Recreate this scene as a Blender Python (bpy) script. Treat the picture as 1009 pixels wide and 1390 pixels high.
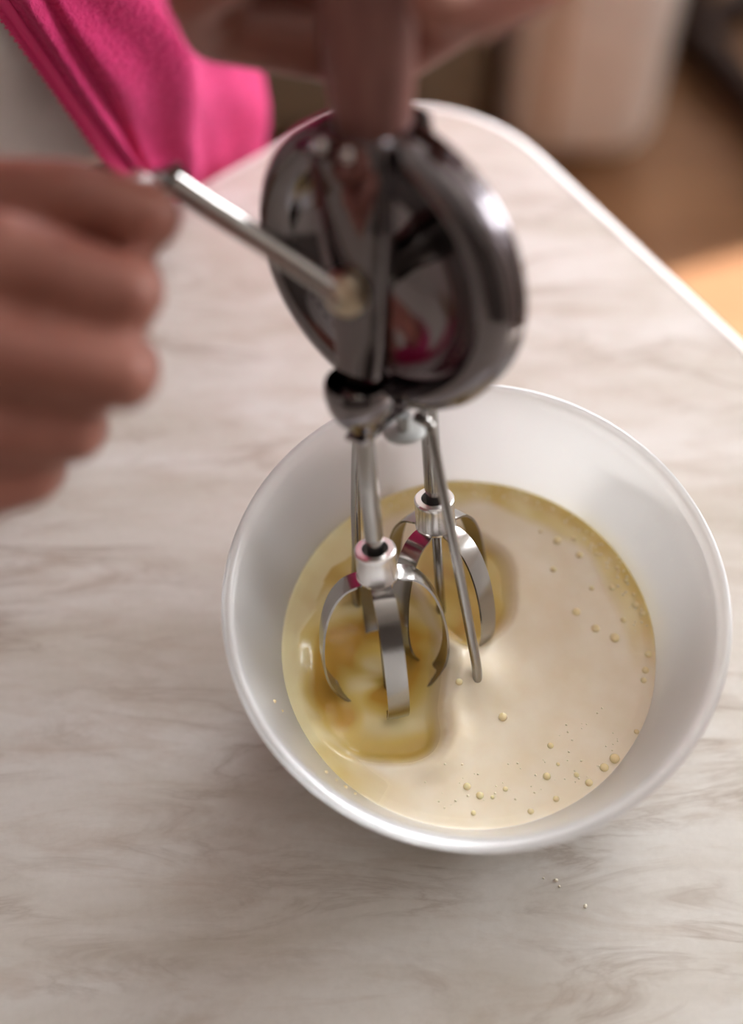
import bpy, bmesh, math, random
from mathutils import Vector, Matrix, noise
from math import pi, sin, cos, radians, sqrt, atan2
random.seed(7)
for o in list(bpy.data.objects): bpy.data.objects.remove(o)
SC = bpy.context.scene
COL = SC.collection

# ------------------------------------------------------------------ camera
F_PX = 1900.0; W_PX, H_PX = 1009, 1390; PPX, PPY = 504.5, 650.0
CAM = Vector((-.0436, -.2449, .6158)); PITCH = radians(60.4921)
cR = Vector((1, 0, 0)); cU = Vector((0, sin(PITCH), cos(PITCH))); cB = Vector((0, -cos(PITCH), sin(PITCH)))
cd = bpy.data.cameras.new('camera'); cam = bpy.data.objects.new('camera', cd); COL.objects.link(cam)
cam.matrix_world = Matrix(((cR.x, cU.x, cB.x, CAM.x), (cR.y, cU.y, cB.y, CAM.y), (cR.z, cU.z, cB.z, CAM.z), (0, 0, 0, 1)))
cd.sensor_fit = 'VERTICAL'; cd.sensor_height = 36.0; cd.lens = F_PX/H_PX*36.0
cd.shift_y = -(H_PX/2-PPY)/H_PX
cd.clip_start = .02
cd.dof.use_dof = True; cd.dof.focus_distance = .605; cd.dof.aperture_fstop = 1.9
SC.camera = cam
def at(px, py, d):
    """a point of the place, d metres in front of the lens"""
    return CAM + d*(cR*((px-PPX)/F_PX) - cU*((py-PPY)/F_PX) - cB)

# ------------------------------------------------------------------ light
FLOOR_Z = -.75
wd = bpy.data.worlds.new('world'); SC.world = wd; wd.use_nodes = True
wd.node_tree.nodes['Background'].inputs[0].default_value = (.75, .85, 1, 1)
wd.node_tree.nodes['Background'].inputs[1].default_value = .6
def lamp(name, kind, loc, target, energy, color, **kw):
    l = bpy.data.lights.new(name, kind); l.energy = energy; l.color = color
    for k, v in kw.items(): setattr(l, k, v)
    o = bpy.data.objects.new(name, l); COL.objects.link(o); o.location = loc
    o.rotation_euler = (Vector(target)-Vector(loc)).to_track_quat('-Z', 'Y').to_euler()
    return o
WIN_Y0, WIN_Y1, WIN_Z0, WIN_Z1, WALL_X = .30, 1.265, -.10, 1.10, 1.3
lamp('window_daylight', 'AREA', (WALL_X+.30, (WIN_Y0+WIN_Y1)/2, (WIN_Z0+WIN_Z1)/2), (0, (WIN_Y0+WIN_Y1)/2, .45), 34, (.95, .97, 1.0),
     shape='RECTANGLE', size=1.25, size_y=1.2)
BW_X0, BW_X1, BW_Z0, BW_Z1, BWALL_Y = .22, 1.18, .05, 1.30, 1.75
lamp('back_window_daylight', 'AREA', ((BW_X0+BW_X1)/2, BWALL_Y+.25, (BW_Z0+BW_Z1)/2+.05), ((BW_X0+BW_X1)/2-.35, 0, .40), 62, (.95, .97, 1.0),
     shape='RECTANGLE', size=1.05, size_y=1.3)
SUN_DIR = Vector((-1, -.35, -.9))
lamp('sun', 'SUN', (4, 2, 4), Vector((4, 2, 4))+SUN_DIR, 15.0, (1.0, .96, .90), angle=radians(1.2))
SC.view_settings.view_transform = 'Standard'; SC.view_settings.look = 'None'
SC.view_settings.gamma = 1; SC.view_settings.use_curve_mapping = False
SC.view_settings.exposure = 0.66

# ------------------------------------------------------------------ helpers
def lin(r, g, b):
    f = lambda c: (c/255/12.92) if c/255 <= .04045 else ((c/255+.055)/1.055)**2.4
    return (f(r), f(g), f(b), 1)
def mat(name, color=(128, 128, 128), rough=.5, metal=0, **kw):
    m = bpy.data.materials.new(name); m.use_nodes = True
    p = m.node_tree.nodes['Principled BSDF']
    p.inputs['Base Color'].default_value = lin(*color); p.inputs['Roughness'].default_value = rough; p.inputs['Metallic'].default_value = metal
    for k, v in kw.items(): p.inputs[k.replace('_', ' ')].default_value = v
    return m
class NT:
    def __init__(s, m): s.t = m.node_tree; s.p = s.t.nodes.get('Principled BSDF')
    def n(s, typ, **kw):
        x = s.t.nodes.new(typ)
        for k, v in kw.items():
            if k.startswith('_'): setattr(x, k[1:], v)
            else: x.inputs[k.replace('__', ' ')].default_value = v
        return x
    def l(s, a, b): s.t.links.new(a, b)
    def coords(s, scale=(1, 1, 1), rot=(0, 0, 0)):
        c = s.n('ShaderNodeTexCoord'); m = s.n('ShaderNodeMapping'); m.inputs['Scale'].default_value = scale; m.inputs['Rotation'].default_value = rot
        s.l(c.outputs['Object'], m.inputs['Vector']); return m.outputs[0]
    def noise(s, vec, scale, detail=4, rough=.5, dist=0):
        x = s.n('ShaderNodeTexNoise', Scale=scale, Detail=detail, Roughness=rough, Distortion=dist); s.l(vec, x.inputs['Vector']); return x.outputs[0]
    def ramp(s, fac, stops):
        x = s.n('ShaderNodeValToRGB'); e = x.color_ramp.elements
        while len(e) < len(stops): e.new(.5)
        for k, (pos, c) in enumerate(stops): e[k].position = pos; e[k].color = c
        s.l(fac, x.inputs[0]); return x.outputs[0]
    def mix(s, fac, a, b, mode='MIX'):
        x = s.n('ShaderNodeMix', _data_type='RGBA', _blend_type=mode)
        for sock, v in ((x.inputs[0], fac), (x.inputs[6], a), (x.inputs[7], b)):
            if hasattr(v, 'is_linked'): s.l(v, sock)
            else: sock.default_value = v
        return x.outputs[2]
    def math(s, op, a, b=0):
        x = s.n('ShaderNodeMath', _operation=op)
        for sock, v in ((x.inputs[0], a), (x.inputs[1], b)):
            if hasattr(v, 'is_linked'): s.l(v, sock)
            else: sock.default_value = v
        return x.outputs[0]
    def bump(s, h, strength=.3, dist=.001):
        x = s.n('ShaderNodeBump', Strength=strength, Distance=dist); s.l(h, x.inputs['Height']); s.l(x.outputs[0], s.p.inputs['Normal'])
    def base(s, c): s.l(c, s.p.inputs['Base Color'])
g = lambda v: (v, v, v, 1)

def mesh_obj(name, verts, faces, m=None, parent=None, smooth=True, auto=None):
    me = bpy.data.meshes.new(name); me.from_pydata([tuple(v) for v in verts], [], faces); me.update()
    bm = bmesh.new(); bm.from_mesh(me); bmesh.ops.remove_doubles(bm, verts=bm.verts, dist=1e-7); bmesh.ops.recalc_face_normals(bm, faces=bm.faces); bm.to_mesh(me); bm.free()
    return link(name, me, m, parent, smooth, auto)
def link(name, me, m=None, parent=None, smooth=True, auto=None):
    o = bpy.data.objects.new(name, me); COL.objects.link(o)
    if m and not me.materials: me.materials.append(m)
    if smooth: me.shade_smooth()
    if auto is not None: me.set_sharp_from_angle(angle=radians(auto))
    if parent: o.parent = parent
    return o
def empty(name, loc=(0, 0, 0)):
    o = bpy.data.objects.new(name, None); COL.objects.link(o); o.location = loc; return o
def tag(o, label, cat, group=None):
    o['label'] = label; o['category'] = cat
    if group: o['group'] = group
    return o
def struct(o): o['kind'] = 'structure'; return o
class MB:
    def __init__(s): s.v = []; s.f = []
    def add(s, v, f):
        b = len(s.v); s.v += [Vector(x) for x in v]; s.f += [tuple(b+i for i in q) for q in f]; return s
    def box(s, lo, hi):
        x0, y0, z0 = lo; x1, y1, z1 = hi
        return s.add([(x0,y0,z0),(x1,y0,z0),(x1,y1,z0),(x0,y1,z0),(x0,y0,z1),(x1,y0,z1),(x1,y1,z1),(x0,y1,z1)],
                     [(0,3,2,1),(4,5,6,7),(0,1,5,4),(1,2,6,5),(2,3,7,6),(3,0,4,7)])
    def tube(s, pts, rad, seg=14, cap=True, squash=None):
        pts = [Vector(p) for p in pts]; n = len(pts)
        if not hasattr(rad, '__len__'): rad = [rad]*n
        tang = [(pts[min(i+1, n-1)]-pts[max(i-1, 0)]).normalized() for i in range(n)]
        a = tang[0].orthogonal().normalized(); V = []; F = []
        for i in range(n):
            a = (a-tang[i]*a.dot(tang[i])).normalized(); b = tang[i].cross(a)
            for k in range(seg):
                w = 2*pi*k/seg; V.append(pts[i]+(a*cos(w)+b*sin(w))*rad[i])
        for i in range(n-1):
            for k in range(seg):
                k2 = (k+1) % seg; F.append((i*seg+k, i*seg+k2, (i+1)*seg+k2, (i+1)*seg+k))
        if cap: F.append(tuple(range(seg))[::-1]); F.append(tuple((n-1)*seg+k for k in range(seg)))
        return s.add(V, F)
    def capsule(s, p0, r0, p1, r1, seg=16):
        p0 = Vector(p0); p1 = Vector(p1); d = (p1-p0); L = d.length; d = d.normalized() if L > 1e-9 else Vector((0, 0, 1))
        P = []; R = []
        for k in range(6): w = pi/2*(k/5.0); P.append(p0-d*r0*cos(w)); R.append(max(r0*sin(w), r0*.02))
        for k in range(1, 6): w = pi/2*(k/5.0); P.append(p1+d*r1*sin(w)); R.append(max(r1*cos(w), r1*.02))
        P.insert(6, p1); R.insert(6, r1)
        return s.tube(P, R, seg)
    def chain(s, pts):
        """pts: (Vector, radius) capsules joint to joint"""
        for (a, ra), (b, rb) in zip(pts, pts[1:]): s.capsule(a, ra, b, rb)
        return s
    def lathe(s, prof, seg=64, closed=False, ctr=(0, 0, 0), ax=2):
        """prof: (r, h) revolved about an axis through ctr"""
        c = Vector(ctr); V = []; F = []
        for r, h in prof:
            for k in range(seg):
                w = 2*pi*k/seg; a, b = r*cos(w), r*sin(w)
                V.append(c+(Vector((a, b, h)) if ax == 2 else Vector((h, a, b)) if ax == 0 else Vector((b, h, a))))
        n = len(prof); m = n if closed else n-1
        for i in range(m):
            j = (i+1) % n
            for k in range(seg):
                k2 = (k+1) % seg; F.append((i*seg+k, i*seg+k2, j*seg+k2, j*seg+k))
        if not closed:
            for i in (0, n-1):
                if prof[i][0] > 1e-6: F.append(tuple(i*seg+k for k in range(seg)))
        return s.add(V, F)
    def grid(s, rows, wrap=False):
        n = len(rows); m = len(rows[0]); F = []
        for i in range(n-1):
            for k in range(m if wrap else m-1):
                k2 = (k+1) % m; F.append((i*m+k, i*m+k2, (i+1)*m+k2, (i+1)*m+k))
        return s.add([p for r in rows for p in r], F)
    def build(s, name, m=None, parent=None, smooth=True, auto=None): return mesh_obj(name, s.v, s.f, m, parent, smooth, auto)
def crom(pts, n=6):
    """Catmull-Rom through tuples"""
    P = [Vector(p) if len(p) <= 4 else p for p in pts]; out = []
    for i in range(len(P)-1):
        p0 = P[max(i-1, 0)]; p1 = P[i]; p2 = P[i+1]; p3 = P[min(i+2, len(P)-1)]
        for k in range(n):
            t = k/n; out.append(.5*((2*p1)+(p2-p0)*t+(2*p0-5*p1+4*p2-p3)*t*t+(3*p1-p0-3*p2+p3)*t**3))
    out.append(P[-1].copy()); return out
def modify(o, *mods):
    """put modifiers on, freeze the result into the mesh"""
    for typ, kw in mods:
        md = o.modifiers.new(typ, typ)
        for k, v in kw.items(): setattr(md, k, v)
    dg = bpy.context.evaluated_depsgraph_get(); dg.update()
    me = bpy.data.meshes.new_from_object(o.evaluated_get(dg)); o.modifiers.clear(); old = o.data; o.data = me; bpy.data.meshes.remove(old); me.shade_smooth(); me.name = o.name
    return o
def rounded_box(name, lo, hi, r, m, parent=None, seg=3):
    o = MB().box(lo, hi).build(name, m, parent, smooth=True)
    bm = bmesh.new(); bm.from_mesh(o.data); bmesh.ops.bevel(bm, geom=bm.edges[:], offset=r, segments=seg, affect='EDGES', profile=.5); bm.to_mesh(o.data); bm.free(); o.data.shade_smooth(); o.data.set_sharp_from_angle(angle=radians(50))
    return o

# ------------------------------------------------------------------ materials
def make_chrome(name, col, rough):
    m = mat(name, col, rough, 1); t = NT(m); v = t.coords((1, 1, 1)); nz = t.noise(v, 180, 3)
    t.l(t.math('ADD', t.math('MULTIPLY', nz, .06), rough-.03), t.p.inputs['Roughness']); return m
CHROME = make_chrome('chrome', (176, 172, 172), .09)
STEEL = make_chrome('steel', (166, 162, 158), .2)
DARK_CHROME = make_chrome('darkened_chrome', (128, 122, 124), .09)  # chrome again, base colour darkened to stand in for dark reflections
PALE = mat('pale_nylon', (200, 200, 196), .5)
SILVER = make_chrome('brushed_collar_steel', (226, 222, 220), .26)
BRASS = make_chrome('brass', (196, 182, 158), .3)
HANDLE = mat('handle_plastic', (96, 48, 44), .35); t_ = NT(HANDLE); t_.base(t_.ramp(t_.noise(t_.coords((60, 60, 12)), 3, 5), [(.3, lin(126, 84, 78)), (.7, lin(152, 106, 98))]))
def make_skin():
    m = mat('skin', (196, 138, 118), .5, Subsurface_Weight=.12, Subsurface_Scale=.01); t = NT(m); v = t.coords()
    t.p.inputs['Subsurface Radius'].default_value = (1, .35, .2)
    c = t.ramp(t.noise(v, 28, 4), [(.3, lin(146, 90, 76)), (.7, lin(172, 114, 98))]); t.base(c)
    t.bump(t.noise(v, 420, 3), .25, .0006); return m
SKIN = make_skin()
NAIL = mat('nail', (214, 164, 150), .3)
def make_fleece():
    m = mat('pink_fleece', (226, 48, 128), .95, Sheen_Weight=.35, Sheen_Roughness=.5); t = NT(m); v = t.coords()
    t.p.inputs['Sheen Tint'].default_value = lin(255, 150, 205)
    a = t.noise(v, 260, 5, .65); b = t.noise(v, 640, 3, .6, 1.0)
    h = t.math('ADD', t.math('MULTIPLY', a, .7), t.math('MULTIPLY', b, .4))
    t.base(t.ramp(h, [(.35, lin(186, 18, 84)), (.7, lin(222, 48, 118))])); t.bump(h, .8, .0035); return m
FLEECE = make_fleece()
ZIP = mat('zip_tape', (222, 40, 116), .6)
def make_cloth(name, c0, c1, sc=900):
    m = mat(name, c0, .9); t = NT(m); v = t.coords(); t.base(t.ramp(t.noise(v, 30, 4), [(.3, lin(*c0)), (.7, lin(*c1))])); t.bump(t.noise(v, sc, 2), .4, .0005); return m
SHIRT = make_cloth('grey_white_jersey', (206, 202, 198), (222, 219, 216))
TROUSER = make_cloth('dark_trouser_cloth', (52, 40, 36), (68, 52, 46))
HAIR = mat('brown_hair', (60, 40, 28), .6)
SHOE = mat('shoe_leather', (40, 34, 32), .5)
def make_laminate():
    m = mat('stone_look_laminate', (205, 195, 186), .46, Specular_IOR_Level=.4); t = NT(m)
    v = t.coords((1, 3.2, 1), (0, 0, radians(10))); w = t.coords((1, 3.8, 1), (0, 0, radians(19)))
    big = t.noise(v, 6.5, 5, .6, .8)
    base = t.ramp(big, [(.25, lin(194, 185, 171)), (.5, lin(211, 204, 195)), (.75, lin(224, 220, 215))])
    n1 = t.noise(w, 9, 5, .6, .9); r1 = t.math('ABSOLUTE', t.math('SUBTRACT', n1, .5))
    vein = t.ramp(r1, [(.0, g(1)), (.02, g(.55)), (.065, g(0))])
    mask = t.ramp(t.noise(v, 8, 3), [(.45, g(0)), (.66, g(1))])
    c = t.mix(t.math('MULTIPLY', t.math('MULTIPLY', vein, mask), .64), base, lin(154, 135, 118))
    n2 = t.noise(t.coords((1, 4.2, 1), (0, 0, radians(-8))), 16, 7, .7, .7)
    cl = t.ramp(n2, [(.5, g(0)), (.72, g(1))])
    c = t.mix(t.math('MULTIPLY', cl, .42), c, lin(182, 162, 144))
    fine = t.ramp(t.noise(t.coords(), 240, 4, .7), [(.3, g(.94)), (.7, g(1))]); c = t.mix(1.0, c, fine, 'MULTIPLY')
    t.base(c); return m
LAMINATE = make_laminate()
EDGE = mat('white_edge_band', (236, 231, 226), .45)
WHITE_METAL = mat('table_leg_metal', (190, 190, 190), .4, .8)
def make_bowl_plastic():
    m = bpy.data.materials.new('milky_plastic'); m.use_nodes = True; t = NT(m); nt = m.node_tree; out = nt.nodes['Material Output']; nt.nodes.remove(t.p)
    c = lin(250, 249, 247)
    d = t.n('ShaderNodeBsdfDiffuse', Color=c); tr = t.n('ShaderNodeBsdfTranslucent', Color=c); x1 = t.n('ShaderNodeMixShader', Fac=.58); t.l(d.outputs[0], x1.inputs[1]); t.l(tr.outputs[0], x1.inputs[2])
    tp = t.n('ShaderNodeBsdfTransparent', Color=lin(250, 250, 250)); x2 = t.n('ShaderNodeMixShader', Fac=.42); t.l(x1.outputs[0], x2.inputs[1]); t.l(tp.outputs[0], x2.inputs[2])
    gl = t.n('ShaderNodeBsdfGlossy', Color=g(1), Roughness=.28); fr = t.n('ShaderNodeFresnel', IOR=1.45); x3 = t.n('ShaderNodeMixShader')
    t.l(fr.outputs[0], x3.inputs[0]); t.l(x2.outputs[0], x3.inputs[1]); t.l(gl.outputs[0], x3.inputs[2]); t.l(x3.outputs[0], out.inputs[0]); return m
BOWL = make_bowl_plastic()
def make_batter():
    m = mat('cream_and_oil', (238, 224, 196), .3, Subsurface_Weight=.25, Subsurface_Scale=.006); t = NT(m); v = t.coords()
    t.p.inputs['Subsurface Radius'].default_value = (1, .8, .5)
    a = t.n('ShaderNodeAttribute', _attribute_name='oil'); o = a.outputs['Fac']
    cream = t.ramp(t.noise(v, 60, 4), [(.3, lin(238, 222, 192)), (.7, lin(245, 233, 210))])
    sw = t.n('ShaderNodeAttribute', _attribute_name='swirl')
    oil = t.ramp(sw.outputs['Fac'], [(.2, lin(200, 156, 66)), (.5, lin(220, 192, 106)), (.85, lin(240, 226, 176))])
    t.base(t.mix(o, cream, oil)); t.l(t.math('SUBTRACT', .34, t.math('MULTIPLY', o, .2)), t.p.inputs['Roughness'])
    t.bump(t.noise(v, 120, 3), .06, .001); return m
BATTER = make_batter()
BUBBLE = mat('oil_bubble', (240, 220, 170), .15, Subsurface_Weight=.2, Subsurface_Scale=.003)
FROTH = mat('pale_froth', (244, 236, 206), .3)
CRUMB = mat('crumb', (236, 226, 206), .8)
def make_wood(name, c0, c1, sc=(2, 14, 2), rough=.45):
    m = mat(name, c0, rough); t = NT(m); v = t.coords(sc); t.base(t.ramp(t.noise(v, 3, 6, .6, .6), [(.3, lin(*c0)), (.7, lin(*c1))])); return m
FLOORM = make_wood('wood_floor', (118, 80, 53), (152, 110, 76), (1.2, 9, 1), .6); FLOORM.node_tree.nodes['Principled BSDF'].inputs['Specular IOR Level'].default_value = .25
DARKWOOD = make_wood('dark_wood', (38, 24, 18), (58, 38, 28), rough=.85)
UPHOL = make_cloth('taupe_upholstery', (194, 188, 182), (208, 202, 195), 300)
UPHOL2 = make_cloth('khaki_upholstery', (98, 90, 76), (114, 104, 88), 300)
PIPING = mat('tan_piping', (176, 142, 112), .8)
WALL = make_cloth('wall_paint', (214, 207, 198), (222, 215, 207), 120)
WALL_D = make_cloth('brown_wall_paint', (92, 84, 78), (104, 95, 89), 120)
CEIL = mat('ceiling_paint', (232, 228, 222), .9)
WHITEP = mat('white_window_paint', (236, 236, 234), .4)
GLASS = bpy.data.materials.new('window_glass'); GLASS.use_nodes = True
t_ = NT(GLASS); GLASS.node_tree.nodes.remove(t_.p); _tp = t_.n('ShaderNodeBsdfTransparent'); _gl = t_.n('ShaderNodeBsdfGlossy', Roughness=.02); _mx = t_.n('ShaderNodeMixShader', Fac=.05)
t_.l(_tp.outputs[0], _mx.inputs[1]); t_.l(_gl.outputs[0], _mx.inputs[2]); t_.l(_mx.outputs[0], GLASS.node_tree.nodes['Material Output'].inputs[0])

# ------------------------------------------------------------------ room
X0, X1, Y0, Y1, ZC = -2.2, WALL_X, -2.0, BWALL_Y, 1.75
T = .12
struct(MB().box((X0-T, Y0-T, FLOOR_Z-.05), (X1+T, Y1+T, FLOOR_Z)).build('floor', FLOORM, smooth=False))
struct(MB().box((X0-T, Y0-T, ZC), (X1+T, Y1+T, ZC+.05)).build('ceiling', CEIL, smooth=False))
mb = MB()
mb.box((X0-T, Y1, FLOOR_Z), (BW_X0, Y1+T, ZC)); mb.box((BW_X1, Y1, FLOOR_Z), (X1+T, Y1+T, ZC))
mb.box((BW_X0, Y1, FLOOR_Z), (BW_X1, Y1+T, BW_Z0)); mb.box((BW_X0, Y1, BW_Z1), (BW_X1, Y1+T, ZC))
struct(mb.build('wall_back', WALL, smooth=False))
struct(MB().box((X0-T, Y0, FLOOR_Z), (X0, Y1, ZC)).build('wall_left', WALL, smooth=False))
struct(MB().box((X0-T, Y0-T, FLOOR_Z), (X1+T, Y0, ZC)).build('wall_front', WALL_D, smooth=False))
mb = MB()
mb.box((X1, Y0, FLOOR_Z), (X1+T, WIN_Y0, ZC)); mb.box((X1, WIN_Y1, FLOOR_Z), (X1+T, Y1, ZC))
mb.box((X1, WIN_Y0, FLOOR_Z), (X1+T, WIN_Y1, WIN_Z0)); mb.box((X1, WIN_Y0, WIN_Z1), (X1+T, WIN_Y1, ZC))
struct(mb.build('wall_right', WALL, smooth=False))
def window(name, loc, rz, hw, hh):
    win = struct(empty(name, loc)); win.rotation_euler.z = rz; mb = MB()
    for y in (-hw, hw-.05): mb.box((-.03, y, 0), (.03, y+.05, hh))
    mb.box((-.03, -hw, 0), (.03, hw, .05)); mb.box((-.03, -hw, hh-.05), (.03, hw, hh)); mb.box((-.025, -.03, .05), (.025, .03, hh-.05))
    mb.build('window_frame', WHITEP, win, smooth=False)
    for y in (-hw+.05, .03): MB().box((-.003, y, .05), (.003, y+hw-.08, hh-.05)).build('pane', GLASS, win, smooth=False)
    MB().box((-.16, -hw-.03, -.03), (-.06, hw+.03, 0)).build('window_sill', WHITEP, win, smooth=False)
window('window_1', (X1+.06, (WIN_Y0+WIN_Y1)/2, WIN_Z0), 0, (WIN_Y1-WIN_Y0)/2, WIN_Z1-WIN_Z0)
window('window_2', ((BW_X0+BW_X1)/2, Y1+.06, BW_Z0), pi/2, (BW_X1-BW_X0)/2, BW_Z1-BW_Z0)

# ------------------------------------------------------------------ table
TC = Vector((-.0037, .403, 0)); E1 = Vector((-.8, -.6, 0)); E2 = Vector((.6, -.8, 0)); LA, LB, RC, TH = .95, 1.25, .10, .028
def table_outline(inset, rad):
    pts = []
    cs = [(inset, inset), (LA-inset, inset), (LA-inset, LB-inset), (inset, LB-inset)]
    ctr = [(1, 1), (-1, 1), (-1, -1), (1, -1)]; a0 = [180, 270, 0, 90]
    for (a, b), (sa, sb), w0 in zip(cs, ctr, a0):
        for k in range(13):
            w = radians(w0+90*k/12); pts.append((a+sa*rad+rad*cos(w), b+sb*rad+rad*sin(w)))
    return [TC+E1*a+E2*b for a, b in pts]
table = empty('kitchen_table', (TC+E1*LA/2+E2*LB/2)+Vector((0, 0, FLOOR_Z)))
tag(table, 'stone-patterned beige laminate kitchen table with white edge under the mixing bowl', 'table')
toff = -table.location
def slab(loops, name, m, capTop=True, capBot=True):
    rows = [[p+Vector((0, 0, z))+toff for p in table_outline(i, RC-i)] for i, z in loops]
    mb = MB().grid(rows, wrap=True); n = len(rows[0])
    if capTop: mb.f.append(tuple(range(n)))
    if capBot: mb.f.append(tuple((len(rows)-1)*n+k for k in range(n)))
    return mb.build(name, m, table, auto=40)
slab([(.0060, 0), (.0060, -.0245)], 'tabletop', LAMINATE)
slab([(.0061, .0004), (.0042, .0002), (.0024, -.0005), (.0008, -.002), (0, -.0045), (0, -.0235), (.0015, -.0262), (.0061, -.0275)], 'edge_band', EDGE, False, False)
for a, b in ((.1, .1), (LA-.1, .1), (LA-.1, LB-.1), (.1, LB-.1)):
    p = TC+E1*a+E2*b+toff
    MB().tube([p+Vector((0, 0, FLOOR_Z)), p+Vector((0, 0, -.024))], [.018, .022], 20).build('leg', WHITE_METAL, table, auto=40)

# ------------------------------------------------------------------ mixing bowl
bowl = MB()
prof = [(0, .0), (.063, .0), (.070, .0015), (.0746, .006), (.0782, .013), (.0870, .036), (.0958, .062), (.1012, .0775), (.1022, .0790), (.1046, .0792), (.1060, .0806), (.1062, .0835), (.1054, .0852), (.1035, .0856), (.1018, .0846), (.0998, .0795),
        (.0940, .0620), (.0852, .0360), (.0765, .0135), (.0730, .0065), (.0690, .0032), (.063, .0022), (0, .0022)]
bowl.lathe(prof, 128)
bo = bowl.build('mixing_bowl', BOWL)
tag(bo, 'round milky white plastic mixing bowl holding cream on the table', 'bowl')

# ------------------------------------------------------------------ batter in the bowl
POOL1 = [(-.0604,.0287),(-.0383,.040),(-.0197,.0287),(-.0116,.0102),(-.0097,-.0077),(-.0126,-.0285),(-.0116,-.042),(-.0179,-.052),(-.0355,-.0559),(-.0546,-.052),(-.0692,-.0387),(-.0762,-.0182),(-.0752,.0066)]
POOL2 = [(-.0297,.0438),(-.0174,.0592),(.0035,.0592),(.0201,.0438),(.0236,.0249),(.0185,.0102),(.0064,-.0006),(-.0053,-.0024),(-.0182,.0139)]
def sdf(poly, x, y):
    d = 1e9; inside = False; n = len(poly)
    for i in range(n):
        x1, y1 = poly[i]; x2, y2 = poly[(i+1) % n]; ex, ey = x2-x1, y2-y1
        t = max(0, min(1, ((x-x1)*ex+(y-y1)*ey)/(ex*ex+ey*ey))); d = min(d, (x-x1-ex*t)**2+(y-y1-ey*t)**2)
        if (y1 > y) != (y2 > y) and x < (x2-x1)*(y-y1)/(y2-y1)+x1: inside = not inside
    return -sqrt(d) if inside else sqrt(d)
def sm(a, b, x): t = max(0, min(1, (x-a)/(b-a))); return t*t*(3-2*t)
POOL1 = [tuple(p[:2]) for p in crom([(x, y, 0) for x, y in POOL1+POOL1[:1]], 4)[:-1]]
POOL2 = [tuple(p[:2]) for p in crom([(x, y, 0) for x, y in POOL2+POOL2[:1]], 4)[:-1]]
def batter_at(x, y):
    r = sqrt(x*x+y*y); a = math.degrees(atan2(y, x))
    wob = noise.noise(Vector((x*55, y*55, 1)))*.004
    d1 = sdf(POOL1, x, y); d2 = sdf(POOL2, x, y)
    z = .0315
    p1 = 1-sm(-.0075, .0015, d1+wob*.4); p2 = 1-sm(-.007, .002, d2+wob*.4)
    z -= .0085*p1*(.55+.45*sm(-.07, -.045, x)); z -= .0045*p2
    rr = sqrt((x+.0370)**2+(y+.012)**2); aa = atan2(y+.012, x+.037)
    aw = aa+1.6*noise.noise(Vector((x*38, y*38, 7)))
    sp = sin(aw-rr*190+.6)*(.55+.45*noise.noise(Vector((x*25, y*25, 3))))      # the liquid is wound round the whisk
    z += .0011*sp*p1
    z += .0068*math.exp(-((x-.003)**2+(y+.0135)**2)/(2*.0085**2))*(1-p1)     # drawn up to the wire
    z += .0036*math.exp(-((d1-.005)/.005)**2)*sm(-.03, -.012, x)*(1-p1)*(1-p2)                # cream piled round the pool
    z += .0009*noise.noise(Vector((x*30, y*30, 4)))*(1-p1)+.00012*noise.noise(Vector((x*120, y*120, 9)))
    z += .0012*sm(.079, .084, r)
    ring = sm(.0690, .0755, r+wob)*(sm(-15, 15, a) if a > -60 else 1-sm(-140, -105, a))
    left = sm(.042, .056, -x+wob*2)*sm(-.062, -.038, y)
    oil = max(p1, p2*.95, ring*.9, left*.9)
    sw = .40+.34*sp*p1+.40*noise.noise(Vector((cos(aw)*1.3, sin(aw)*1.3, rr*60)))
    sw += .25*math.exp(-((y+.042)/.009)**2)*p1
    if ring > .3 and p1 < .1 and p2 < .1: sw = .62+.2*noise.noise(Vector((x*90, y*90, 2)))
    sw += .22*left*(1-p1)
    return z, max(0, min(1, oil)), max(0, min(1, sw))
NR, NTH = 110, 260
V = []; Fc = []; OIL = []; SW = []
z, o_, s_ = batter_at(0, 0); V.append((0, 0, z)); OIL.append(o_); SW.append(s_)
for i in range(1, NR+1):
    r0 = i/NR
    for k in range(NTH):
        w = 2*pi*k/NTH; R = .0832*r0; z, o_, s_ = batter_at(R*cos(w), R*sin(w))
        zz = z
        if i >= NR-3: R = (.0852+(zz-.036)*.338+.0003) - (NR-i)*.0005
        V.append((R*cos(w), R*sin(w), zz)); OIL.append(o_); SW.append(s_)
for k in range(NTH): Fc.append((0, 1+k, 1+(k+1) % NTH))
for i in range(NR-1):
    for k in range(NTH):
        k2 = (k+1) % NTH; Fc.append((1+i*NTH+k, 1+(i+1)*NTH+k, 1+(i+1)*NTH+k2, 1+i*NTH+k2))
b0 = 1+(NR-1)*NTH
for R, zb in ((.0765, .0165), (.0720, .0085), (.064, .0050)):
    n0 = len(V)
    for k in range(NTH): w = 2*pi*k/NTH; V.append((R*cos(w), R*sin(w), zb)); OIL.append(0); SW.append(.5)
    for k in range(NTH): k2 = (k+1) % NTH; Fc.append((b0+k, n0+k, n0+k2, b0+k2))
    b0 = n0
Fc.append(tuple(b0+k for k in range(NTH))[::-1])
me = bpy.data.meshes.new('cream_mixture'); me.from_pydata(V, [], Fc); me.update()
for nm, vals in (('oil', OIL), ('swirl', SW)):
    at_ = me.attributes.new(nm, 'FLOAT', 'POINT'); at_.data.foreach_set('value', vals)
bat = link('cream_mixture', me, BATTER)
tag(bat, 'pale cream with swirled yellow egg and oil being beaten in the bowl', 'cream')
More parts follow.
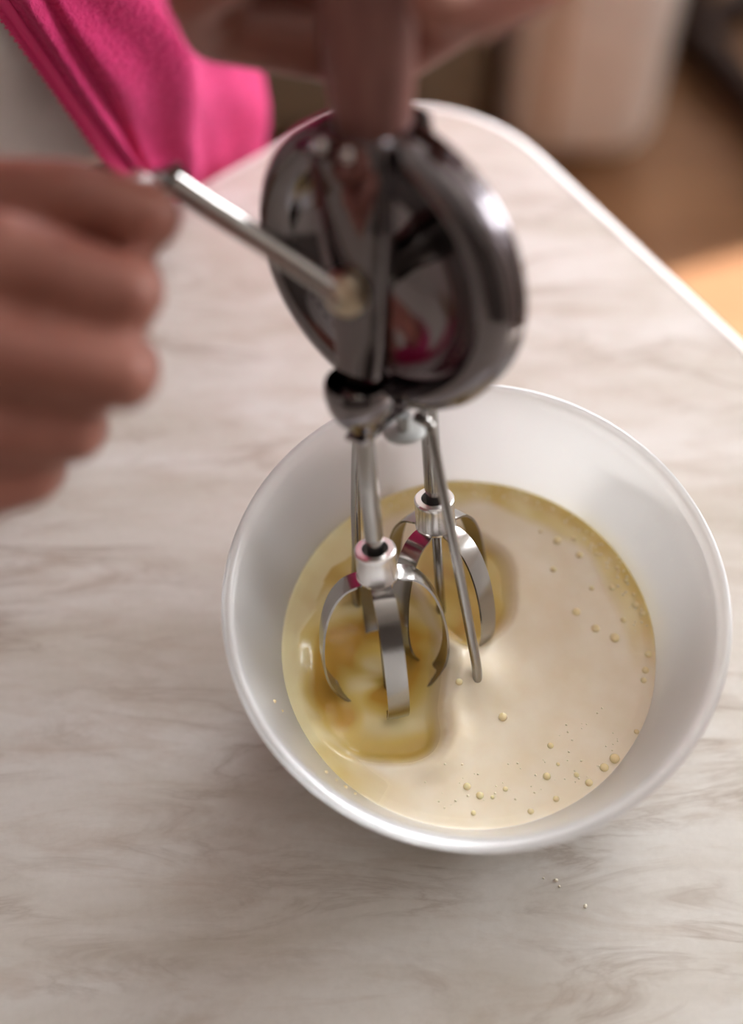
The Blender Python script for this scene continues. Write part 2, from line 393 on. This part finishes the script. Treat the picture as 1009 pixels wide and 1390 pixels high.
BUB = [(.0434,.0525,.00086),(.0534,.0452,.00073),(.0512,.0536,.00049),(.067,.0283,.00061),(.0769,.0196,.00073),(.0702,.0384,.00049),(.0737,.0319,.00049),(.0797,.0153,.00061),(.0805,-.0045,.00073),(.0785,-.012,.00073),(.0772,-.0169,.00061),(.0139,-.0338,.00086),(.0339,-.047,.00061),(.0315,-.0606,.00073),(.0493,-.0635,.00073),(.0564,-.0568,.00086),(.0612,-.0528,.00098),(.0349,-.0703,.00061),(.0238,-.0757,.00061),(.0079,-.0697,.00037),(.0366,-.0553,.00037),(.0497,.016,.00086),(.0577,.0078,.00086),(.066,.0035,.00098),(.0708,.0122,.00061),(.0576,.0281,.00049),(.0407,.0378,.00061),(-.0052,-.0202,.00073),(.0716,-.0409,.00049),(-.0028,-.065,.00073),(.0025,-.0689,.00073),(.0135,-.0661,.00049),(-.0005,-.0765,.00049),(.0442,-.06,.00049),(.036,.0576,.00037),(.0613,.0456,.00037),(.0766,.0249,.00037)]
bub_me = None
for x, y, r in BUB:
    if bub_me is None:
        o = MB().lathe([(0, -.3), (.75, -.25), (1, .0), (.88, .28), (.5, .45), (0, .52)], 14).build('bubble', BUBBLE, bat); bub_me = o.data
    else: o = link('bubble', bub_me, None, bat)
    o.location = (x, y, batter_at(x, y)[0]); o.scale = (r*2.3,)*3
mb = MB()
rnd = random.Random(3)
for k in range(150):
    if k < 95: w = radians(rnd.uniform(5, 118)); R = rnd.uniform(.0755, .0830)
    else: w = radians(rnd.uniform(-110, -25)); R = rnd.uniform(.055, .079)
    x, y = R*cos(w), R*sin(w); r = rnd.uniform(.00025, .0006); z = batter_at(x, y)[0]
    mb.lathe([(0, -.3*r), (r, 0), (.7*r, .6*r), (0, .8*r)], 6, ctr=(x, y, z))
fo = mb.build('froth', FROTH, bat); fo['kind'] = 'stuff'
# splashes dried on the inner wall of the bowl
for w, zz, r in ((203, .056, .0009), (205, .050, .0006), (226, .050, .0008), (229, .047, .0006), (232, .046, .0009), (235, .044, .0006)):
    R = .0852+(zz-.036)*.338; w = radians(w)
    o = link('splash', bub_me, None, bat); o.location = (R*cos(w), R*sin(w), zz); o.scale = (r, r, r)

# crumbs on the table
for k, (x, y, r) in enumerate(((.0367, -.097, .0013), (.0486, -.108, .0013), (.0380, -.0996, .0008), (.0313, -.0961, .0007))):
    o = MB().lathe([(0, 0), (1, .1), (.9, .6), (.4, 1), (0, 1.05)], 7).build('crumb', CRUMB); o.location = (x, y, 0); o.scale = (r*.8, r*.65, r*.5); o.rotation_euler.z = k
    tag(o, ('larger pale crumb lying between two smaller specks on the table before the bowl', 'lone pale crumb lying farthest from the bowl on the table',
            'small crumb speck right beside the larger pale crumb on the table', 'tiniest crumb speck on the table, closest to the bowl')[k], 'crumb', 'crumbs on the tabletop')

# ------------------------------------------------------------------ rotary egg beater
LEN = .0887
BM = Matrix(((-.6373, .7669, -.0757), (-.7303, -.5698, .3768), (.2458, .2954, .9232)))
BO = Vector((-.0294, .0293, .0929))
beater = empty('egg_beater')
q_ = BM.to_quaternion(); beater.rotation_mode = 'QUATERNION'; beater.rotation_quaternion = q_; BM = q_.to_matrix()
beater.location = BO-BM.col[2]*LEN
tag(beater, 'chrome hand-cranked rotary egg beater with two whisks standing in the bowl', 'egg beater')
class LB_(MB):
    """shapes in the beater's own axes: x along the axle, z up the handle from the collars"""
    def build(s, name, m, parent=None, **kw):
        for v in s.v: v.z += LEN
        return MB.build(s, name, m, parent or beater, **kw)
def bl(x, y, z): return BO+BM@Vector((x, y, z))
# drive wheel: dished disc with a ridged rim
WZ, WR = .1238, .0588
wp = [(.0, -.0125), (.006, -.0125), (.014, -.0117), (.022, -.0097), (.030, -.0063), (.036, -.0026), (.0405, .0010), (.0425, .0036), (.0445, .0062), (.0470, .0080), (.0500, .0088), (.0530, .0084), (.0558, .0070), (.0578, .0048), (WR, .0030),
      (WR, .0016), (.0577, .0012), (.0577, .0000), (WR, -.0004), (WR, -.0026), (.0577, -.0030), (.0577, -.0042), (WR, -.0046), (WR, -.0066), (.0580, -.0078), (.0550, -.0080), (.0520, -.0060), (.0470, .0045), (.0425, .0005), (.0405, -.0015), (.036, -.0050), (.030, -.0086), (.022, -.0120), (.014, -.0140), (.0, -.0150)]
wh = LB_().lathe(wp, 120, ctr=(0, 0, WZ), ax=0).build('drive_wheel', DARK_CHROME, auto=30)
mb = LB_()
for k in range(56):     # crown teeth on both faces of the rim
    w = 2*pi*k/56
    for sx in (1,):
        c = Vector((0, .0445*cos(w), .0445*sin(w)+WZ)); e = Vector((0, cos(w), sin(w))); q = Vector((0, -sin(w), cos(w))); V = []
        for xx, hw_ in ((.0035, .0012), (-.0035, .0006)):
            for aa, bb in ((-.0025, -1), (.0025, -1), (.0025, 1), (-.0025, 1)): V.append(c+e*aa+q*bb*hw_+Vector((xx, 0, 0)))
        mb.add(V, [(0, 3, 2, 1), (4, 5, 6, 7), (0, 1, 5, 4), (1, 2, 6, 5), (2, 3, 7, 6), (3, 0, 4, 7)])
to = mb.build('gear_teeth', STEEL, wh, smooth=False); to['kind'] = 'stuff'
LB_().lathe([(0, -.026), (.0045, -.026), (.0045, -.014), (.0075, -.0135), (.0078, .004), (.0062, .006), (.0062, .0175)], 32, ctr=(0, 0, WZ), ax=0).build('axle', STEEL, auto=30)
# frame plates either side of the wheel, folded at the edges
def frame_plate(sgn, prof, name, flange):
    rows = []
    P = crom([Vector(p) for p in prof], 6)
    for zz, w, x in P:
        bow = .0018
        rows.append([(sgn*(x-flange), -w, zz), (sgn*(x-.0012), -w, zz), (sgn*x, -w*.93, zz)] + [(sgn*(x+bow*(1-(c)**2)), w*c*.93, zz) for c in (-.5, 0, .5)] + [(sgn*x, w*.93, zz), (sgn*(x-.0012), w, zz), (sgn*(x-flange), w, zz)])
    o = LB_().grid(rows).build(name, DARK_CHROME)
    return modify(o, ('SOLIDIFY', dict(thickness=.0013, offset=0)), ('BEVEL', dict(width=.0003, segments=2, limit_method='ANGLE')))
fp = frame_plate(1, [(.074, .0070, .0230), (.085, .0085, .0215), (.098, .0105, .0195), (.112, .0120, .0185), (.124, .0130, .0180), (.140, .0150, .0175), (.156, .0165, .0172), (.170, .0160, .0165), (.181, .0145, .0150)], 'frame_plate', .0055)
bp_ = frame_plate(-1, [(.074, .0070, .0230), (.098, .0095, .0200), (.124, .0115, .0180), (.156, .0140, .0170), (.170, .0140, .0160), (.181, .0135, .0150)], 'frame_plate', .0045)
# bridge below the wheel and the round plate that holds the wires
mb = LB_(); mb.box((-.026, -.0045, .0585), (.026, .0045, .0605)); mb.build('bridge', CHROME, smooth=False)
LB_().lathe([(0, .0500), (.0075, .0500), (.0086, .0506), (.0086, .0516), (.0075, .0522), (.0030, .0524), (.0030, .0590), (0, .0590)], 40, ctr=(.001, .0045, 0)).build('round_plate', PALE, auto=30)
mb = LB_().tube(crom([(0, .010, .0600), (0, .0165, .0585), (0, .0176, .054), (0, .0212, .030), (0, .0268, -.0067), (0, .0330, -.050), (0, .0351, -.0696), (0, .0325, -.080), (0, .022, -.0868), (0, 0, -.0875), (0, -.020, -.0845), (0, -.0305, -.0755), (0, -.0335, -.062), (0, -.0299, -.0269), (0, -.0275, -.0003), (0, -.023, .0334), (0, -.0178, .054), (0, -.0165, .0585), (0, -.010, .0600)], 6), .0022, 12)
mb.build('wire_guard', STEEL)
# bell-shaped pinion housings
for sx in (1, -1):
    pf = [(.0042, .0570), (.0050, .0600), (.0065, .0640), (.0105, .0690), (.0128, .0740), (.0136, .0790), (.0136, .0830), (.0128, .0850), (.0118, .0840), (.0120, .0795), (.0112, .0745), (.0088, .0705), (.0040, .0690)]
    hs = LB_().lathe(pf, 48, closed=True, ctr=(sx*.0200, 0, 0)).build('pinion_housing', DARK_CHROME, auto=35)
    rows = []
    for zz, rs in ((.0700, .75), (.0715, 1.0), (.0800, 1.0), (.0815, .8)):
        rows.append([(sx*.0200+cos(2*pi*k/48)*rs*(.0078 if (k//2) % 2 else .0062), sin(2*pi*k/48)*rs*(.0078 if (k//2) % 2 else .0062), zz) for k in range(48)])
    pb = LB_().grid(rows, wrap=True); pb.f.append(tuple(range(48))); pb.f.append(tuple(144+k for k in range(48))); pb.build('pinion', STEEL, hs, smooth=False)
# shafts, collars, whisks
for sx, front in ((1, 51), (-1, 88)):
    c = (sx*.0200, 0, 0)
    LB_().lathe([(0, -.010), (.0034, -.010), (.0034, .004), (.0039, .006), (.0039, .0590), (0, .0590)], 28, ctr=c).build('shaft', STEEL, auto=30)
    col = LB_().lathe([(.0052, -.0005), (.0056, .0006), (.0080, .0006), (.0087, .0000), (.0088, -.0014), (.0086, -.0022), (.0086, -.0128), (.0090, -.0136), (.0088, -.0146), (.0078, -.0152), (.0040, -.0152), (.0040, -.0110), (.0052, -.0100)], 48, closed=True, ctr=c).build('whisk_collar', SILVER, auto=30)
    LB_().tube([(c[0], 0, -.0115), (c[0], 0, -.0868)], .0021, 12).build('centre_rod', STEEL, col)
    bp2 = crom([(.0062, -.0146, 0), (.0100, -.0152, 0), (.0155, -.0176, 0), (.0212, -.0250, 0), (.0256, -.0380, 0), (.0276, -.0550, 0), (.0262, -.0690, 0), (.0205, -.0800, 0), (.0110, -.0858, 0), (.0015, -.0870, 0)], 5)
    for k in range(4):
        w = radians(front+90*k); e = Vector((cos(w), sin(w), 0)); qv = Vector((-sin(w), cos(w), 0)); rows = []
        for i, p in enumerate(bp2):
            a = bp2[max(i-1, 0)]; b = bp2[min(i+1, len(bp2)-1)]; tg = (e*(b.x-a.x)+Vector((0, 0, b.y-a.y))).normalized(); nn = tg.cross(qv)
            base = Vector(c)+e*p.x+Vector((0, 0, p.y)); u_ = i/(len(bp2)-1); hw_ = .0047*min(1, .8+u_*2)*(1 if u_ < .8 else 1-(u_-.8)*3.2)
            rows.append([base+qv*hw_+nn*.0005, base+nn*.0008, base-qv*hw_+nn*.0005, base-qv*hw_-nn*.0005, base-nn*.0002, base+qv*hw_-nn*.0005])
        g_ = LB_().grid(rows, wrap=True); g_.f.append(tuple(range(6))); n0 = (len(rows)-1)*6; g_.f.append(tuple(n0+j for j in range(6)))
        g_.build('blade', STEEL, col, auto=50)
# grip with two rivets
rows = []
for zz, rx, ry in crom([(.1680, .0090, .0095), (.1690, .0115, .0120), (.178, .0125, .0140), (.200, .0125, .0175), (.220, .0130, .0190), (.250, .0135, .0195), (.280, .0130, .0185), (.298, .0120, .0170), (.303, .0095, .0140), (.305, .0050, .008)], 4):
    rows.append([(rx*cos(2*pi*k/40), ry*sin(2*pi*k/40), zz) for k in range(40)])
gb = LB_().grid(rows, wrap=True); gb.f.append(tuple(range(40))); gb.f.append(tuple((len(rows)-1)*40+k for k in range(40)))
grip = gb.build('grip', HANDLE)
for yy, zz in ((-.0085, .1765), (.0030, .1760)):
    LB_().lathe([(0, .0200), (.0012, .0198), (.0023, .0189), (.0027, .0175), (.0027, .0155)], 18, ctr=(0, yy, zz), ax=0).build('rivet', SILVER, fp)
# crank: hub, bent arm, turning knob held in the fist
KX, KY, KZ = .040, -.0652, .1592
LB_().lathe([(.0, .0285), (.0040, .0283), (.0046, .0275), (.0048, .0262), (.0080, .0258), (.0088, .0245), (.0088, .0190), (.0080, .0178), (0, .0178)], 32, ctr=(0, 0, WZ), ax=0).build('crank_hub', BRASS, auto=30)
arm = LB_()
d_ = Vector((KX-.0245, KY, KZ-WZ)); rows = []
arm.tube(crom([(.0245, .002, WZ-.001), (.0250, KY*.08, WZ+(KZ-WZ)*.08), (.0300, KY*.4, WZ+(KZ-WZ)*.4), (.0365, KY*.75, WZ+(KZ-WZ)*.75), (KX, KY, KZ)], 6), [.0048]*6+[.0046]*6+[.0044]*6+[.0044]*6+[.0046], 16)
ca = arm.build('crank_arm', STEEL)
LB_().lathe([(0, -.006), (.0042, -.006), (.0052, -.005), (.0052, .004), (.0042, .0055), (.0030, .006), (.0030, .012)], 24, ctr=(KX, KY, KZ), ax=0).build('crank_pin', CHROME, ca, auto=30)
LB_().lathe([(0, .008), (.0055, .008), (.0080, .011), (.0092, .020), (.0098, .032), (.0090, .044), (.0060, .050), (0, .0515)], 32, ctr=(KX, KY, KZ), ax=0).build('crank_knob', HANDLE)

# ------------------------------------------------------------------ the person
RR = Vector((-.8, -.6, 0)); FW = Vector((.6, -.8, 0)); UP = Vector((0, 0, 1))
HIP = Vector((-.325, .335, .12)); WAI = Vector((-.30, .30, .28)); CHE = Vector((-.272, .262, .43)); SHO = Vector((-.26, .245, .515))
body = MB()
def sided(c, s_): return c+RR*s_
for s_ in (-.065, 0, .065):
    body.chain([(sided(HIP, s_), .095), (sided(WAI, s_*.85), .085), (sided(CHE, s_*1.1), .092), (sided(SHO, s_*1.2)-UP*.02, .062)])
SR = SHO+RR*.175; SL = SHO-RR*.175
body.chain([(SR, .055), (SHO, .06), (SL, .055)])
# head, bent over the bowl
NK = SHO+UP*.06+FW*.01; HD = SHO+UP*.185+FW*.055
body.chain([(SHO+UP*.02, .06), (NK, .052), (HD-FW*.02, .058)])
body.chain([(HD-FW*.015+UP*.035, .078), (HD+FW*.015+UP*.01, .072), (HD+FW*.045-UP*.045, .045), (HD+FW*.05-UP*.062, .032)])
body.chain([(HD+FW*.085+UP*.015, .010), (HD+FW*.103-UP*.018, .012)])                           # nose
for s_ in (-1, 1):
    body.chain([(HD+RR*s_*.078-FW*.005+UP*.012, .013), (HD+RR*s_*.078-FW*.002-UP*.014, .010)])     # ears
body.chain([(HD+FW*.082-UP*.048-RR*.018, .0075), (HD+FW*.090-UP*.047, .0085), (HD+FW*.082-UP*.048+RR*.018, .0075)])   # mouth
# legs
for s_ in (-1, 1):
    h = HIP+RR*s_*.09-UP*.03; k = h+FW*.01-UP*.42-FW*.05; a = Vector((k.x, k.y, FLOOR_Z+.09))-FW*.02
    body.chain([(h, .088), (k, .058), (k-UP*.14-FW*.01, .056), (a, .038)]); body.chain([(a-UP*.03, .038), (a+FW*.12-UP*.055, .030)])
# right arm and hand closed on the crank knob
EL = Vector((-.46, .115, .21)); WR_ = at(-235, 620, .462)
body.chain([(SR, .052), (SR.lerp(EL, .5), .046), (EL, .040), (EL.lerp(WR_, .35), .041), (WR_, .027)])
rh = [  # mcp, pip, dip, tip with radii
    [(0, 352, .440, .0158), (170, 400, .443, .0128), (182, 388, .476, .0108), (120, 380, .491, .0086)],
    [(-14, 478, .437, .0148), (165, 508, .442, .0124), (180, 495, .478, .0102), (112, 478, .492, .0088)],
    [(-36, 582, .444, .0130), (98, 586, .452, .0108), (115, 578, .484, .0094), (52, 560, .494, .0082)],
    [(-48, 668, .454, .0112), (42, 650, .460, .0094), (62, 640, .488, .0082), (6, 622, .496, .0072)]]
for fgr in rh:
    P = [(at(x, y, d), r) for x, y, d, r in fgr]; body.chain([(WR_.lerp(P[0][0], .25), .0185), (WR_.lerp(P[0][0], .7), .0165)]+P)
    body.chain([(WR_.lerp(P[0][0], .3)-cB*.012, .016), (P[0][0]-cB*.012, .012)])
TH_ = [(at(-150, 440, .452), .019), (at(-20, 262, .462), .0125), (at(100, 268, .458), .0126), (at(198, 294, .461), .0120)]
body.chain([(WR_, .024)]+TH_)
body.chain([(at(-90, 380, .455), .017), (at(-5, 370, .450), .0140)])
body.chain([(at(-20, 345, .468), .0150), (at(70, 356, .468), .0115), (at(160, 362, .470), .0090)])
for a_, b_ in zip(rh, rh[1:]):      # flesh between neighbouring fingers
    m_ = [((a_[k][0]+b_[k][0])/2, (a_[k][1]+b_[k][1])/2, (a_[k][2]+b_[k][2])/2+.0075, .0105) for k in (0, 1)]
    body.chain([(at(*m_[0][:3]), .0130), (at(m_[1][0]-26, *m_[1][1:3]), .0100)])
# left hand round the grip, mostly above the picture
WL = at(850, -190, .425); ELL = Vector((.085, .345, .37))
body.chain([(SL, .052), (SL.lerp(ELL, .5), .046), (ELL, .040), (ELL.lerp(WL, .35), .040), (WL, .027)])
lh = [[(520, 78, .500, .0125), (290, 40, .492, .0115), (262, -5, .462, .0102), (330, -40, .437, .0088)],
      [(530, -25, .492, .0128), (270, -75, .480, .0117), (250, -115, .450, .0103), (330, -140, .425, .0090)],
      [(535, -125, .482, .0122), (285, -190, .466, .0110), (262, -225, .436, .0096), (340, -240, .412, .0084)],
      [(540, -215, .470, .0112), (320, -290, .452, .0096), (295, -315, .425, .0084), (360, -320, .402, .0074)]]
for fgr in lh:
    P = [(at(x, y, d), r) for x, y, d, r in fgr]; body.chain([(WL.lerp(P[0][0], .2), .0185), (WL.lerp(P[0][0], .65), .0160)]+P)
LT = [(at(790, -130, .442), .0185), (at(715, -35, .436), .0135), (at(650, 5, .432), .0120), (at(598, 2, .424), .0105)]
body.chain([(WL, .024)]+LT)
person = body.build('person', SKIN)
modify(person, ('REMESH', dict(mode='VOXEL', voxel_size=.0026, use_smooth_shade=True)), ('SMOOTH', dict(factor=.5, iterations=9)))
tag(person, 'person in an open pink fleece jacket and dark trousers turning the egg beater crank', 'person')
# nails
for p, q, up in ((TH_[2][0], TH_[3][0], cU*.7+cB*.6), (LT[2][0], LT[3][0], cB)):
    d = (q-p).normalized(); nrm = (up-d*up.dot(d)).normalized(); side = d.cross(nrm); rows = []
    for i in range(7):
        u_ = i/6-.35; wv = .0062*sqrt(max(.05, 1-((i/6-.5)*1.7)**2)); rows.append([q+d*(.011*u_)+side*wv*c+nrm*(.0108-.0042*c*c*wv/.0062-.0028*max(0, u_)) for c in (-1, -.5, 0, .5, 1)])
    n_ = MB().grid(rows).build('thumbnail', NAIL, person); modify(n_, ('SOLIDIFY', dict(thickness=.0008)))
# hair
hb = MB(); hb.chain([(HD-FW*.025+UP*.048, .086), (HD-FW*.045+UP*.0, .076), (HD-FW*.05-UP*.05, .058)]); hb.chain([(HD+FW*.02+UP*.065, .062), (HD-FW*.02+UP*.06, .078)])
for s_ in (-1, 1): hb.chain([(HD+RR*s_*.055+UP*.05, .040), (HD+RR*s_*.066-FW*.03-UP*.03, .030)])
hair = hb.build('hair', HAIR, person); modify(hair, ('REMESH', dict(mode='VOXEL', voxel_size=.006)), ('SMOOTH', dict(factor=.5, iterations=4)))
EYE = mat('eye_white', (230, 226, 220), .2); 
for s_ in (-1, 1):
    c = HD+FW*.076+RR*s_*.031+UP*.012
    MB().lathe([(.0001, -.011), (.007, -.009), (.011, 0), (.007, .009), (.0001, .011)], 16, ctr=c).build('eye', EYE, person)
# clothes: rings round the trunk
def trunk(zz):
    pts = [(HIP.z, HIP), (WAI.z, WAI), (CHE.z, CHE), (SHO.z, SHO)]
    for (z0, a), (z1, b) in zip(pts, pts[1:]):
        if zz <= z1 or z1 == SHO.z: return a.lerp(b, (zz-z0)/(z1-z0))
rows = []
for i in range(30):
    zz = .030+(.545-.030)*i/29; c = trunk(max(zz, .12)); c = Vector((c.x, c.y, zz)); k = 1 if i < 24 else 1-.5*((i-23)/6)**2; row = []
    for j in range(96):
        w = 2*pi*j/96; fold = .004*noise.noise(Vector((cos(w)*4, sin(w)*4, zz*7)))+.003*sin(w*9+zz*20)*max(0, (.3-zz)/.3)
        hem = .0015 if i < 2 else 0
        row.append(c+RR*((.172+.014*sm(.14, .3, zz))*k+fold+hem)*cos(w)+FW*((.128-.015*sm(.14, .25, zz))*k+fold+hem)*sin(w))
    rows.append(row)
ts = MB().grid(rows, wrap=True).build('t_shirt', SHIRT, person); modify(ts, ('SOLIDIFY', dict(thickness=.002, offset=1)))
hr = MB()
hr.grid([[r_+(r_-Vector((HIP.x, HIP.y, r_.z))).normalized()*.0022+UP*dz for r_ in rows[0]] for dz in (0, .018)], wrap=True).build('hem', SHIRT, ts)
# trousers
tb = MB()
for s_ in (-1, 1):
    h = HIP+RR*s_*.085-UP*.03; k = h-UP*.42-FW*.04; a = Vector((k.x, k.y, FLOOR_Z+.05))-FW*.02
    tb.chain([(h+UP*.04, .098), (h, .102), (k, .076), (a, .066)])
tb.chain([(HIP-RR*.07, .106), (HIP+RR*.07, .106)])
tr = tb.build('trousers', TROUSER, person); modify(tr, ('REMESH', dict(mode='VOXEL', voxel_size=.008)), ('SMOOTH', dict(factor=.5, iterations=4)))
for s_ in (-1, 1):
    h = HIP+RR*s_*.09-UP*.03; k = h-UP*.42-FW*.04; a = Vector((k.x, k.y, FLOOR_Z))-FW*.02
    sb = MB(); sb.chain([(a-FW*.04+UP*.045, .045), (a+FW*.08+UP*.042, .042), (a+FW*.15+UP*.036, .035)]); so = sb.build('shoe', SHOE, person)
    modify(so, ('REMESH', dict(mode='VOXEL', voxel_size=.006)), ('SMOOTH', dict(factor=.5, iterations=3)))
# jacket: hanging left front, then side, back and right front, then sleeves
PANEL = [[(-150, -205, .500), (-40, -220, .532), (120, -220, .60), (260, -200, .69), (345, -180, .82), (330, -160, .97)],
         [(-60, -100, .562), (20, -110, .580), (150, -110, .628), (270, -90, .70), (350, -80, .83), (335, -60, .98)],
         [(12, 0, .615), (80, 0, .622), (180, 0, .652), (280, 20, .72), (354, 20, .84), (340, 30, .99)],
         [(95, 120, .668), (150, 120, .675), (230, 110, .705), (300, 110, .76), (360, 105, .86), (345, 110, 1.0)],
         [(180, 240, .735), (208, 230, .748), (258, 215, .785), (310, 200, .82), (362, 195, .885), (350, 200, 1.02)],
         [(190, 262, .752), (216, 272, .772), (262, 285, .845), (315, 285, .875), (364, 285, .92), (352, 290, 1.05)]]
UPPER = [[SHO-RR*a+FW*b+UP*c for a, b, c in ((.075, .085, .045), (.095, .092, .035), (.12, .09, .03), (.15, .07, .03), (.19, .0, .03), (.18, -.06, .03))],
         [CHE-RR*a+FW*b for a, b in ((.035, .152), (.07, .156), (.115, .146), (.16, .105), (.205, .03), (.20, -.05))]]
cp = [crom(r, 14) for r in UPPER]+[crom([at(*p) for p in r], 14) for r in PANEL]
colz = [crom([cp[i][j] for i in range(8)], 14) for j in range(len(cp[0]))]
rows = [[colz[j][i] for j in range(len(colz))] for i in range(len(colz[0]))]
nr, nc = len(rows), len(rows[0]); out = []
for i in range(nr):
    rr_ = []
    for j in range(nc):
        du = rows[i][min(j+1, nc-1)]-rows[i][max(j-1, 0)]; dv = rows[min(i+1, nr-1)][j]-rows[max(i-1, 0)][j]; nn = dv.cross(du).normalized()
        if nn.dot(cB) < 0: nn = -nn
        u_, v_ = j/(nc-1), max(0, i-28)/(nr-29)
        # soft folds that run down to the lower corner, a raised facing along the zip
        f1 = math.exp(-((u_-.10)/.035)**2)*.005
        f2 = math.exp(-((u_-(.30+.34*(.95-v_)))/.06)**2)*.006*sm(.35, .6, v_)*(1-sm(.82, .95, v_))
        f3 = sin(u_*14+v_*3)*.0035*(1-sm(.75, .95, v_))*sm(.18, .35, u_)+.006*noise.noise(Vector((u_*6, v_*5, 3)))*sm(.1, .2, u_)
        f4 = -.006*math.exp(-((u_-.155)/.03)**2)
        rr_.append(rows[i][j]+nn*(f1+f2+f3+f4))
    out.append(rr_)
jk = MB().grid(out).build('jacket', FLEECE, person); 
zrows = [[out[i][0]+(out[i][0]-out[i][3]).normalized()*a+cB*b for a, b in ((0, .0015), (.004, .003), (.0085, .0035), (.0095, .002), (.0085, -.001), (0, -.001))] for i in range(nr)]
modify(jk, ('SOLIDIFY', dict(thickness=.0035, offset=-1)))
MB().grid(zrows, wrap=True).build('zip_tape', ZIP, jk)
zt = MB()
for i in range(nr*3-3):
    k = i/3; a = int(k); b = min(a+1, nr-1); p = out[a][0].lerp(out[b][0], k-a); e = (p-out[a][3]).normalized(); dv = (out[b][0]-out[a][0]).normalized()
    n3 = cB; c = p+e*.0088+n3*.0042
    V = [c+e*x+dv*y+n3*z for z in (-.0006, .0006) for x, y in ((-.0016, -.0006), (.0016, -.0006), (.0016, .0006), (-.0016, .0006))]
    zt.add(V, [(0, 3, 2, 1), (4, 5, 6, 7), (0, 1, 5, 4), (1, 2, 6, 5), (2, 3, 7, 6), (3, 0, 4, 7)])
zo = zt.build('zip_teeth', ZIP, jk, smooth=False); zo['kind'] = 'stuff'
rows = []
for i in range(26):
    zz = .0+.545*i/25; c = trunk(max(zz, .12)); c = Vector((c.x, c.y, zz)); k = 1 if i < 20 else 1-.45*((i-19)/6)**2; row = []
    for j in range(90):
        w = radians(62-250*j/89); f = .006*sin(w*8+zz*9)+.006*noise.noise(Vector((cos(w)*3, sin(w)*3, zz*5)))
        row.append(c+RR*(.205*k+f)*cos(w)+FW*(.150*k+f)*sin(w))
    rows.append(row)
jb = MB().grid(rows).build('jacket_back', FLEECE, person); modify(jb, ('SOLIDIFY', dict(thickness=.0035, offset=-1)))
for nm, pts in (('r', [(SHO+RR*.070+UP*.038, .040), (SHO+RR*.12+UP*.015, .058), (SR, .070), (SR.lerp(EL, .5), .062), (EL, .056), (EL.lerp(WR_, .5), .047)]), ('l', [(SHO-RR*.070+UP*.038, .040), (SHO-RR*.12+UP*.015, .058), (SL, .070), (SL.lerp(ELL, .5), .062), (ELL, .056), (ELL.lerp(WL, .45), .047)])):
    P = crom([(p.x, p.y, p.z, r) for p, r in pts], 8)
    sl = MB().tube([Vector(p[:3]) for p in P], [p[3]+.002*sin(i*2.1) for i, p in enumerate(P)], 28, cap=False).build('jacket_sleeve', FLEECE, person); modify(sl, ('SOLIDIFY', dict(thickness=.0035, offset=-1)))

# ------------------------------------------------------------------ armchair beyond the table corner
AX, AY = -.17, .95
ch = empty('armchair', (AX, AY+.35, FLOOR_Z)); tag(ch, 'taupe upholstered armchair standing on the floor beyond the table corner', 'armchair')
def chl(x, y, z): return (x-AX, y-AY-.35, z-FLOOR_Z)
for x0 in (.12, -.64):
    rounded_box('arm', chl(x0, AY, -.715), chl(x0+.185, AY+.70, -.16), .055, UPHOL, ch, 6)
    MB().tube(crom([chl(x0+.05, AY-.001, -.66), chl(x0+.05, AY-.003, -.4), chl(x0+.06, AY+.002, -.23)], 6), .004, 8).build('piping', PIPING, ch)
rounded_box('seat_base', chl(-.455, AY+.03, -.70), chl(.095, AY+.66, -.46), .03, UPHOL2, ch)
rounded_box('seat_cushion', chl(-.445, AY+.02, -.465), chl(.085, AY+.62, -.32), .05, UPHOL2, ch, 5)
rounded_box('backrest', chl(-.60, AY+.55, -.70), chl(.26, AY+.75, .10), .06, UPHOL, ch, 5)
for x, y in ((-.56, AY+.08), (.22, AY+.08), (-.56, AY+.62), (.22, AY+.62)):
    MB().tube([chl(x, y, FLOOR_Z), chl(x, y, -.69)], [.018, .024], 16).build('foot', DARKWOOD, ch, auto=40)
# ------------------------------------------------------------------ dark stool whose rails show beside the armchair
A = Vector((.375, 1.19, FLOOR_Z)); B = Vector((.53, .905, FLOOR_Z)); N = Vector((B.y-A.y, -(B.x-A.x), 0)).normalized(); N = -N if N.x < 0 else N
st = empty('wooden_stool', (A+B)/2+N*.16); tag(st, 'dark brown wooden stool standing beside the taupe armchair', 'stool')
so_ = -st.location
C4 = [A, B, B+N*.32, A+N*.32]
for p in C4: MB().tube([p+so_, p+so_+UP*.45], [.019, .021], 4).build('leg', DARKWOOD, st, smooth=False)
for p, q in zip(C4, C4[1:]+C4[:1]):
    d = (q-p).normalized(); s2 = Vector((-d.y, d.x, 0)); rows = []
    for e in (p, q): rows.append([e+so_+s2*a+UP*b for a, b in ((-.011, .012), (.011, .012), (.011, .075), (-.011, .075))])
    rb = MB().grid(rows, wrap=True); rb.f += [(0, 1, 2, 3), (7, 6, 5, 4)]; rb.build('rail', DARKWOOD, st, smooth=False)
ctr = (A+B)/2+N*.16+so_
sv = [c+so_ + (c+so_-ctr).normalized()*.03 for c in C4]
mb = MB().grid([[p+UP*z for p in sv] for z in (.45, .485)], wrap=True); mb.f += [(0, 1, 2, 3), (7, 6, 5, 4)]
mb.build('seat', DARKWOOD, st, smooth=False)
